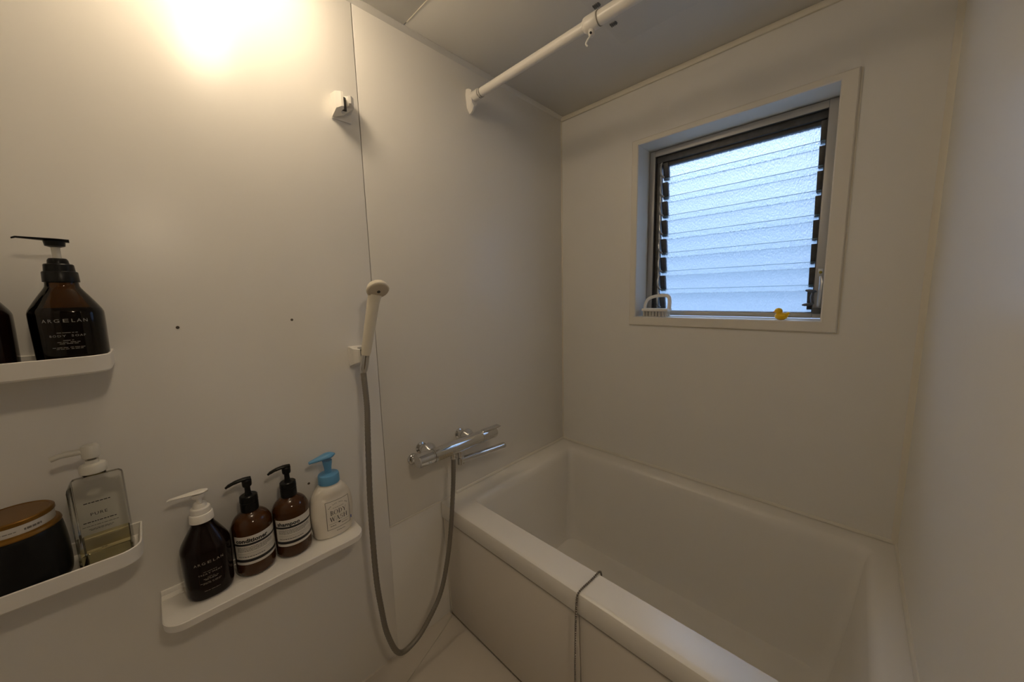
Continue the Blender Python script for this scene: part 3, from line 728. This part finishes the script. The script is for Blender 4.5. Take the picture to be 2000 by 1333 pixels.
def apothecary(cx, cy, label, word):
    z = SZ
    t = thing('pump_bottle', (cx, cy, z), label, 'bottle', GB)
    prof = interp([(0.031, 0.0), (0.0365, 0.002), (0.0392, 0.007), (0.0398, 0.016), (0.0400, 0.060), (0.0400, 0.112), (0.0388, 0.123), (0.034, 0.134), (0.026, 0.142), (0.0175, 0.147), (0.0150, 0.150), (0.0150, 0.156)], 3)
    B = Body(cx, cy, z, prof)
    g = NB(); B.mesh(g); obj('bottle_body', g, M_amber, t)
    top = z + .149
    g = NB()   # ribbed collar
    L = []
    for r, h in ((0.0165, 0.0), (0.0175, 0.001), (0.0175, 0.019), (0.0165, 0.020), (0.0165, 0.022), (0.0178, 0.023), (0.0172, 0.037), (0.0150, 0.0385)):
        L.append([(cx + (r + (.0005 if i % 2 else 0)) * math.cos(2 * PI * i / 48), cy + (r + (.0005 if i % 2 else 0)) * math.sin(2 * PI * i / 48), top + h) for i in range(48)])
    bridge(g, L); obj('pump_collar', g, M_black, t)
    g = NB(); lathe(g, (cx, cy, top + .037), [(0.0085, 0), (0.0070, 0.004), (0.0058, 0.012), (0.0058, 0.030)], n=20); obj('pump_stem', g, M_black, t)
    g = NB(); zz = top + .060
    lathe(g, (cx, cy, zz), [(0.0085, 0), (0.0095, 0.003), (0.0098, 0.014), (0.007, 0.018)], n=24)
    tube(g, spline([(cx, cy + .008, zz + .017), (cx, cy - .006, zz + .0185), (cx, cy - .022, zz + .0170), (cx, cy - .034, zz + .0135), (cx, cy - .040, zz + .010)], 4), [0.0075] * 5 + [0.0070] * 4 + [0.0062] * 4 + [0.0050, 0.0046, 0.0042, 0.0040], 14, flat=.55, up=(0, 0, 1))
    obj('pump_nozzle', g, M_black, t)
    th0 = 0.10; u0, u1 = -0.052, 0.052; R0 = 0.0400
    h0, h1 = 0.034, 0.104
    g = NB(); wrap_quad(g, B, u0, u1, h0, h1, th0, 0.0004); lb = obj('paper_label', g, M_label, t, label='white and black printed label')
    g = NB(); wrap_quad(g, B, u0, u1, 0.0815, 0.0865, th0, 0.0006); wrap_quad(g, B, u0, u1, 0.0405, 0.0475, th0, 0.0006); obj('black_band', g, M_ink, lb)
    g = NB(); wrap_text(g, B, word, 0.0135, u0 + .006, 0.0890, th0, off=.0007, bold=0.00055, align='LEFT', spacing=1.02)
    k = 0
    for hh in (0.0765, 0.0735, 0.0705, 0.0675): fine_print(g, B, u0 + .008, 0.030 - (.014 if hh < .068 else 0), hh, .0011, th0, seed=len(word))
    wrap_quad(g, B, u0 + .006, 0.040, 0.0615, 0.0619, th0, .0007)
    wrap_quad(g, B, u0 + .006, 0.040, 0.0575, 0.0578, th0, .0007)
    fine_print(g, B, u0 + .008, 0.010, 0.0530, .0016, th0, seed=3)
    obj('lettering', g, M_ink, lb)
apothecary(0.048, -1.3380, 'brown bottle labelled conditioner with black pump, second from the left end', 'conditioner')
apothecary(0.048, -1.2560, 'brown bottle labelled shampoo with black pump, beside the white bottle', 'shampoo')

# ---- white body wash
cx, cy, z = 0.050, -1.1600, SZ
t = thing('pump_bottle', (cx, cy, z), 'white oval body wash bottle with sky blue pump on the lowest shelf', 'bottle', GB)
prof = interp([(0.040, 0.0), (0.0445, 0.002), (0.0475, 0.008), (0.0500, 0.025), (0.0520, 0.055), (0.0515, 0.080), (0.0475, 0.103), (0.0400, 0.121), (0.031, 0.133), (0.0255, 0.138), (0.0245, 0.141), (0.0245, 0.146)], 3)
prof = [(r * (1.05 if h < .11 else 1.02), h * 1.03) for r, h in prof]
B = Body(cx, cy, z, prof, 0.66, 1.0, 2.25)
class Oval(Body):
    def pt(self, th, h, off=0.0, r=None):
        r = self.rad(h) if r is None else r
        f = min(1, max(0, (h - .112) / .026)); ax = self.ax + (1 - self.ax) * f; n = self.n + (2 - self.n) * f
        c, s = se(math.cos(th), math.sin(th), n)
        return Vector((self.c[0] + (ax * r + off) * c, self.c[1] + (r + off) * s, self.c[2] + h))
    def on(self, u, h, th0=0.0, off=0.0006):
        r = self.rad(h); s = max(-.98, min(.98, (u + th0) / (r + off))); n = 2.25
        th = math.asin((abs(s) ** (n / 2)) * (1 if s > 0 else -1)); return self.pt(th, h, off)
B = Oval(cx, cy, z, prof, 0.66, 1.0, 2.25)
g = NB(); B.mesh(g); obj('bottle_body', g, M_milk, t)
top = z + .146
g = NB(); lathe(g, (cx, cy, top), [(0.0262, 0.0), (0.0270, 0.001), (0.0265, 0.021), (0.0250, 0.0245), (0.0150, 0.026), (0.0120, 0.028)], n=40); obj('pump_collar', g, M_blue, t)
g = NB(); lathe(g, (cx, cy, top + .026), [(0.0095, 0), (0.0088, 0.010), (0.0098, 0.020), (0.0115, 0.028), (0.0122, 0.036)], n=24); obj('pump_stem', g, M_blue, t)
g = NB(); L = []
k = 16; zz = top + .068
for i in range(k + 1):
    s = i / k; y = cy + .021 - s * .066
    w = .0155 * (max(.08, math.sin(min(1, s * 3.2 + .08) * PI / 2)) ** .7) * (1 - .72 * max(0, s - .4) / .6); th = .0080 * (math.sin(min(1, s * 3.5 + .15) * PI / 2)) * (1 - .55 * max(0, s - .35) / .65)
    zc = zz + .007 - .005 * max(0, s - .35) / .65
    L.append([(cx + w * math.cos(a), y, zc + th * math.sin(a)) for a in [2 * PI * j / 16 for j in range(16)]])
bridge(g, L); obj('pump_nozzle', g, M_blue, t)
g = NB()
bu, h0, h1 = 0.031, 0.026, 0.104; uo = 0.006; w = 0.0009
wrap_quad(g, B, uo - bu, uo + bu, h0, h0 + w); wrap_quad(g, B, uo - bu, uo + bu, h1, h1 + w)
wrap_quad(g, B, uo - bu, uo - bu + w, h0, h1); wrap_quad(g, B, uo + bu - w, uo + bu, h0, h1 + w)
obj('label_border', g, M_ink, t)
g = NB()
serif_word(g, B, 'BODY', 0.0125, uo, 0.0670, 0.0)
obj('upper_word', g, M_ink, t); g = NB()
serif_word(g, B, 'WASH', 0.0125, uo, 0.0490, 0.0)
obj('lower_word', g, M_ink, t); g = NB()
wrap_quad(g, B, uo - .026, uo - .006, 0.0420, 0.0425); wrap_quad(g, B, uo + .006, uo + .026, 0.0420, 0.0425)
V = [g.verts.new(B.on(uo + a, 0.0425 + b_)) for a, b_ in ((-.005, 0), (0, -.004), (.005, 0), (0, .0008))]; g.faces.new(V)
fine_print(g, B, uo - .023, uo - .008, 0.0350, .0014, 0, seed=5); fine_print(g, B, uo + .006, uo + .022, 0.0350, .0014, 0, seed=6)
obj('lettering', g, M_ink, t)
g = NB()
for k in range(15):   # faint arched line of print over the title
    a = PI * (0.14 + .72 * k / 14); uu = uo + .026 * math.cos(a); hh = 0.0800 + .016 * math.sin(a)
    if k % 4 != 3: wrap_quad(g, B, uu - .0014, uu + .0012, hh, hh + .0014)
fine_print(g, B, uo - .014, uo + .014, 0.0850, .0010, 0, seed=9)
obj('arched_print', g, M_gink, t); g = NB()
fine_print(g, B, uo - .008, uo + .014, 0.0170, .0016, 0, seed=2)
obj('fine_print', g, M_gink, t)
g = NB(); wrap_quad(g, B, uo + .0325, uo + .0355, 0.032, 0.041); obj('blue_mark', g, M_bink, t)

# ---- clear rectangular bottle on the middle shelf
cx, cy, z = 0.062, -1.5600, 0.7585
t = thing('pump_bottle', (cx, cy, z), 'clear square bottle of pale yellow liquid with translucent pump on middle shelf', 'bottle')
ya, yb, xa, xb = cy - .0335, cy + .0335, cx - .030, cx + .030
def rq(ins, h, r=.006): return rrect(xa + ins, xb - ins, ya + ins, yb - ins, r, z + h)
g = NB(); bridge(g, [rq(.003, 0), rq(.0005, .002), rq(0, .005), rq(0, .155), rq(.001, .160), rq(.004, .1635), rrect(cx - .016, cx + .016, cy - .016, cy + .016, .0155, z + .166), rrect(cx - .0145, cx + .0145, cy - .0145, cy + .0145, .0144, z + .169), rrect(cx - .0145, cx + .0145, cy - .0145, cy + .0145, .0144, z + .178)])
obj('bottle_body', g, M_clear, t)
g = NB(); bridge(g, [rq(.004, .010), rq(.0025, .013), rq(.0025, .046)]); obj('liquid', g, M_liq, t)
g = NB(); bridge(g, [rq(.003, .004), rq(.003, .0095)]); obj('thick_base', g, mat('glassy_base', (.50, .47, .33), .2), t)
g = NB(); lathe(g, (cx, cy, z + .176), [(0.0165, 0.0), (0.0180, 0.001), (0.0178, 0.013), (0.0160, 0.016), (0.009, 0.018), (0.0085, 0.024)]); obj('pump_collar', g, M_frost, t)
g = NB(); lathe(g, (cx, cy, z + .198), [(0.0055, 0), (0.0055, 0.010)], n=16); obj('pump_stem', g, M_clearp, t)
g = NB(); lathe(g, (cx, cy, z + .204), [(0.0100, 0), (0.0118, 0.002), (0.0122, 0.020), (0.0100, 0.024), (0.004, 0.0255)], n=24)
tube(g, spline([(cx, cy - .006, z + .218), (cx, cy - .030, z + .219), (cx, cy - .046, z + .215)], 4), [0.0055] * 5 + [.0045] * 4, 12); obj('pump_nozzle', g, M_frost, t)
class Flat:
    def on(self, u, h, th0=0.0, off=0.0005): return Vector((xb + off, cy + u, z + h))
B = Flat()
g = NB(); wrap_text(g, B, 'PURE', 0.0080, 0.0, 0.105, spacing=1.2)
for hh, hw in ((0.1290, .016), (0.0930, .020), (0.0860, .022), (0.0800, .015), (0.0780, .013), (0.040, .004)):
    fine_print(g, B, -hw, hw, hh, .0016 if hh in (.129, .093) else .0008, 0, seed=int(hw * 1e4))
obj('lettering', g, M_ink, t)

# ---- black jar on the middle shelf
cx, cy, z = 0.058, -1.6570, 0.7585
t = thing('cosmetic_jar', (cx, cy, z), 'black jar with amber lid and white band at the left photo edge', 'jar')
g = NB(); lathe(g, (cx, cy, z), interp([(0.040, 0.0), (0.050, 0.002), (0.0535, 0.010), (0.0548, 0.025), (0.0545, 0.060), (0.0520, 0.095), (0.0500, 0.103), (0.0490, 0.106)], 3), n=48); obj('jar_body', g, M_black, t)
g = NB(); lathe(g, (cx, cy, z + .105), [(0.0510, 0), (0.0515, 0.002), (0.0500, 0.006), (0.0470, 0.008)], n=48); obj('gold_collar', g, M_gold, t, label='amber gold ring')
g = NB(); lathe(g, (cx, cy, z + .112), [(0.0445, 0), (0.0450, 0.001), (0.0445, 0.017)], n=48); bd = obj('paper_band', g, M_label, t, label='white paper band with faint print')
class Cy:
    def on(self, u, h, th0=0, off=.0005):
        a = u / .045 + th0; return Vector((cx + (.0450 + off) * math.cos(a), cy + (.0450 + off) * math.sin(a), z + .112 + h))
g = NB(); wrap_text(g, Cy(), 'Y & L', 0.009, 0.030, 0.004) if False else fine_print(g, Cy(), 0.018, 0.038, 0.006, .0035, 0, seed=4); fine_print(g, Cy(), -0.030, 0.010, 0.007, .0012, 0, seed=8)
obj('band_print', g, M_gink, bd)
g = NB(); lathe(g, (cx, cy, z + .128), [(0.0455, 0), (0.0462, 0.001), (0.0460, 0.006), (0.0445, 0.0075), (0.0415, 0.0078), (0.0405, 0.0070), (0.001, 0.0070)], n=48); obj('jar_lid', g, M_gold, t)

# ================================================================ WINDOW SILL THINGS
SL = 1.138
t = thing('scrub_brush', (0.46, 0.035, SL), 'white scrubbing brush with arched handle standing on the window sill', 'brush')
g = NB(); box(g, 0.406, 0.514, 0.008, 0.058, SL + .0225, SL + .0345, 0.003); obj('brush_block', g, M_white, t)
g = NB()
for i in range(8):
    for j in range(3):
        bx_ = 0.413 + i * .0133; by_ = 0.016 + j * .017
        lathe(g, (bx_, by_, SL + .001), [(0.0036 + .0006 * ((i + j) % 2), 0), (0.0026, .022)], n=6)
obj('bristles', g, M_bristle, t, kind='stuff')
g = NB()
tube(g, spline([(0.4105, 0.033, SL + .030), (0.412, 0.033, SL + .052), (0.424, 0.033, SL + .073), (0.450, 0.033, SL + .084), (0.480, 0.033, SL + .0875), (0.503, 0.033, SL + .086), (0.511, 0.033, SL + .076), (0.513, 0.033, SL + .055), (0.511, 0.033, SL + .030)], 5), 0.0078, 12, flat=.75)
obj('brush_handle', g, M_white, t)

t = thing('rubber_duck', (0.884, 0.022, SL), 'small yellow rubber duck on the window sill facing left', 'duck')
g = NB(); ball(g, (0.884, 0.022, SL + .0125), 0.0140, 1.32, 1.0, .95, 3)
tube(g, [(0.892, .022, SL + .015), (0.900, .022, SL + .019), (0.905, .022, SL + .025)], [.009, .0065, .0028], 12); obj('duck_body', g, M_yellow, t)
g = NB(); ball(g, (0.8755, 0.0215, SL + .0290), 0.0115, 1, 1, .95, 3); hd = obj('duck_head', g, M_yellow, t)
g = NB(); ball(g, (0.8655, 0.0195, SL + .0265), 0.0042, 1.2, .9, .5, 2); obj('duck_beak', g, M_orange, t)
for s in (-1, 1):
    g = NB(); ball(g, (0.8695, 0.0215 + s * .0078, SL + .0310), 0.0014, sub=1); obj('duck_eye', g, M_ink, t)
    g = NB(); ball(g, (0.8885, 0.0215 + s * .0115, SL + .0140), 0.0065, 1.3, .45, .7, 2); obj('duck_wing', g, M_yellow, t)
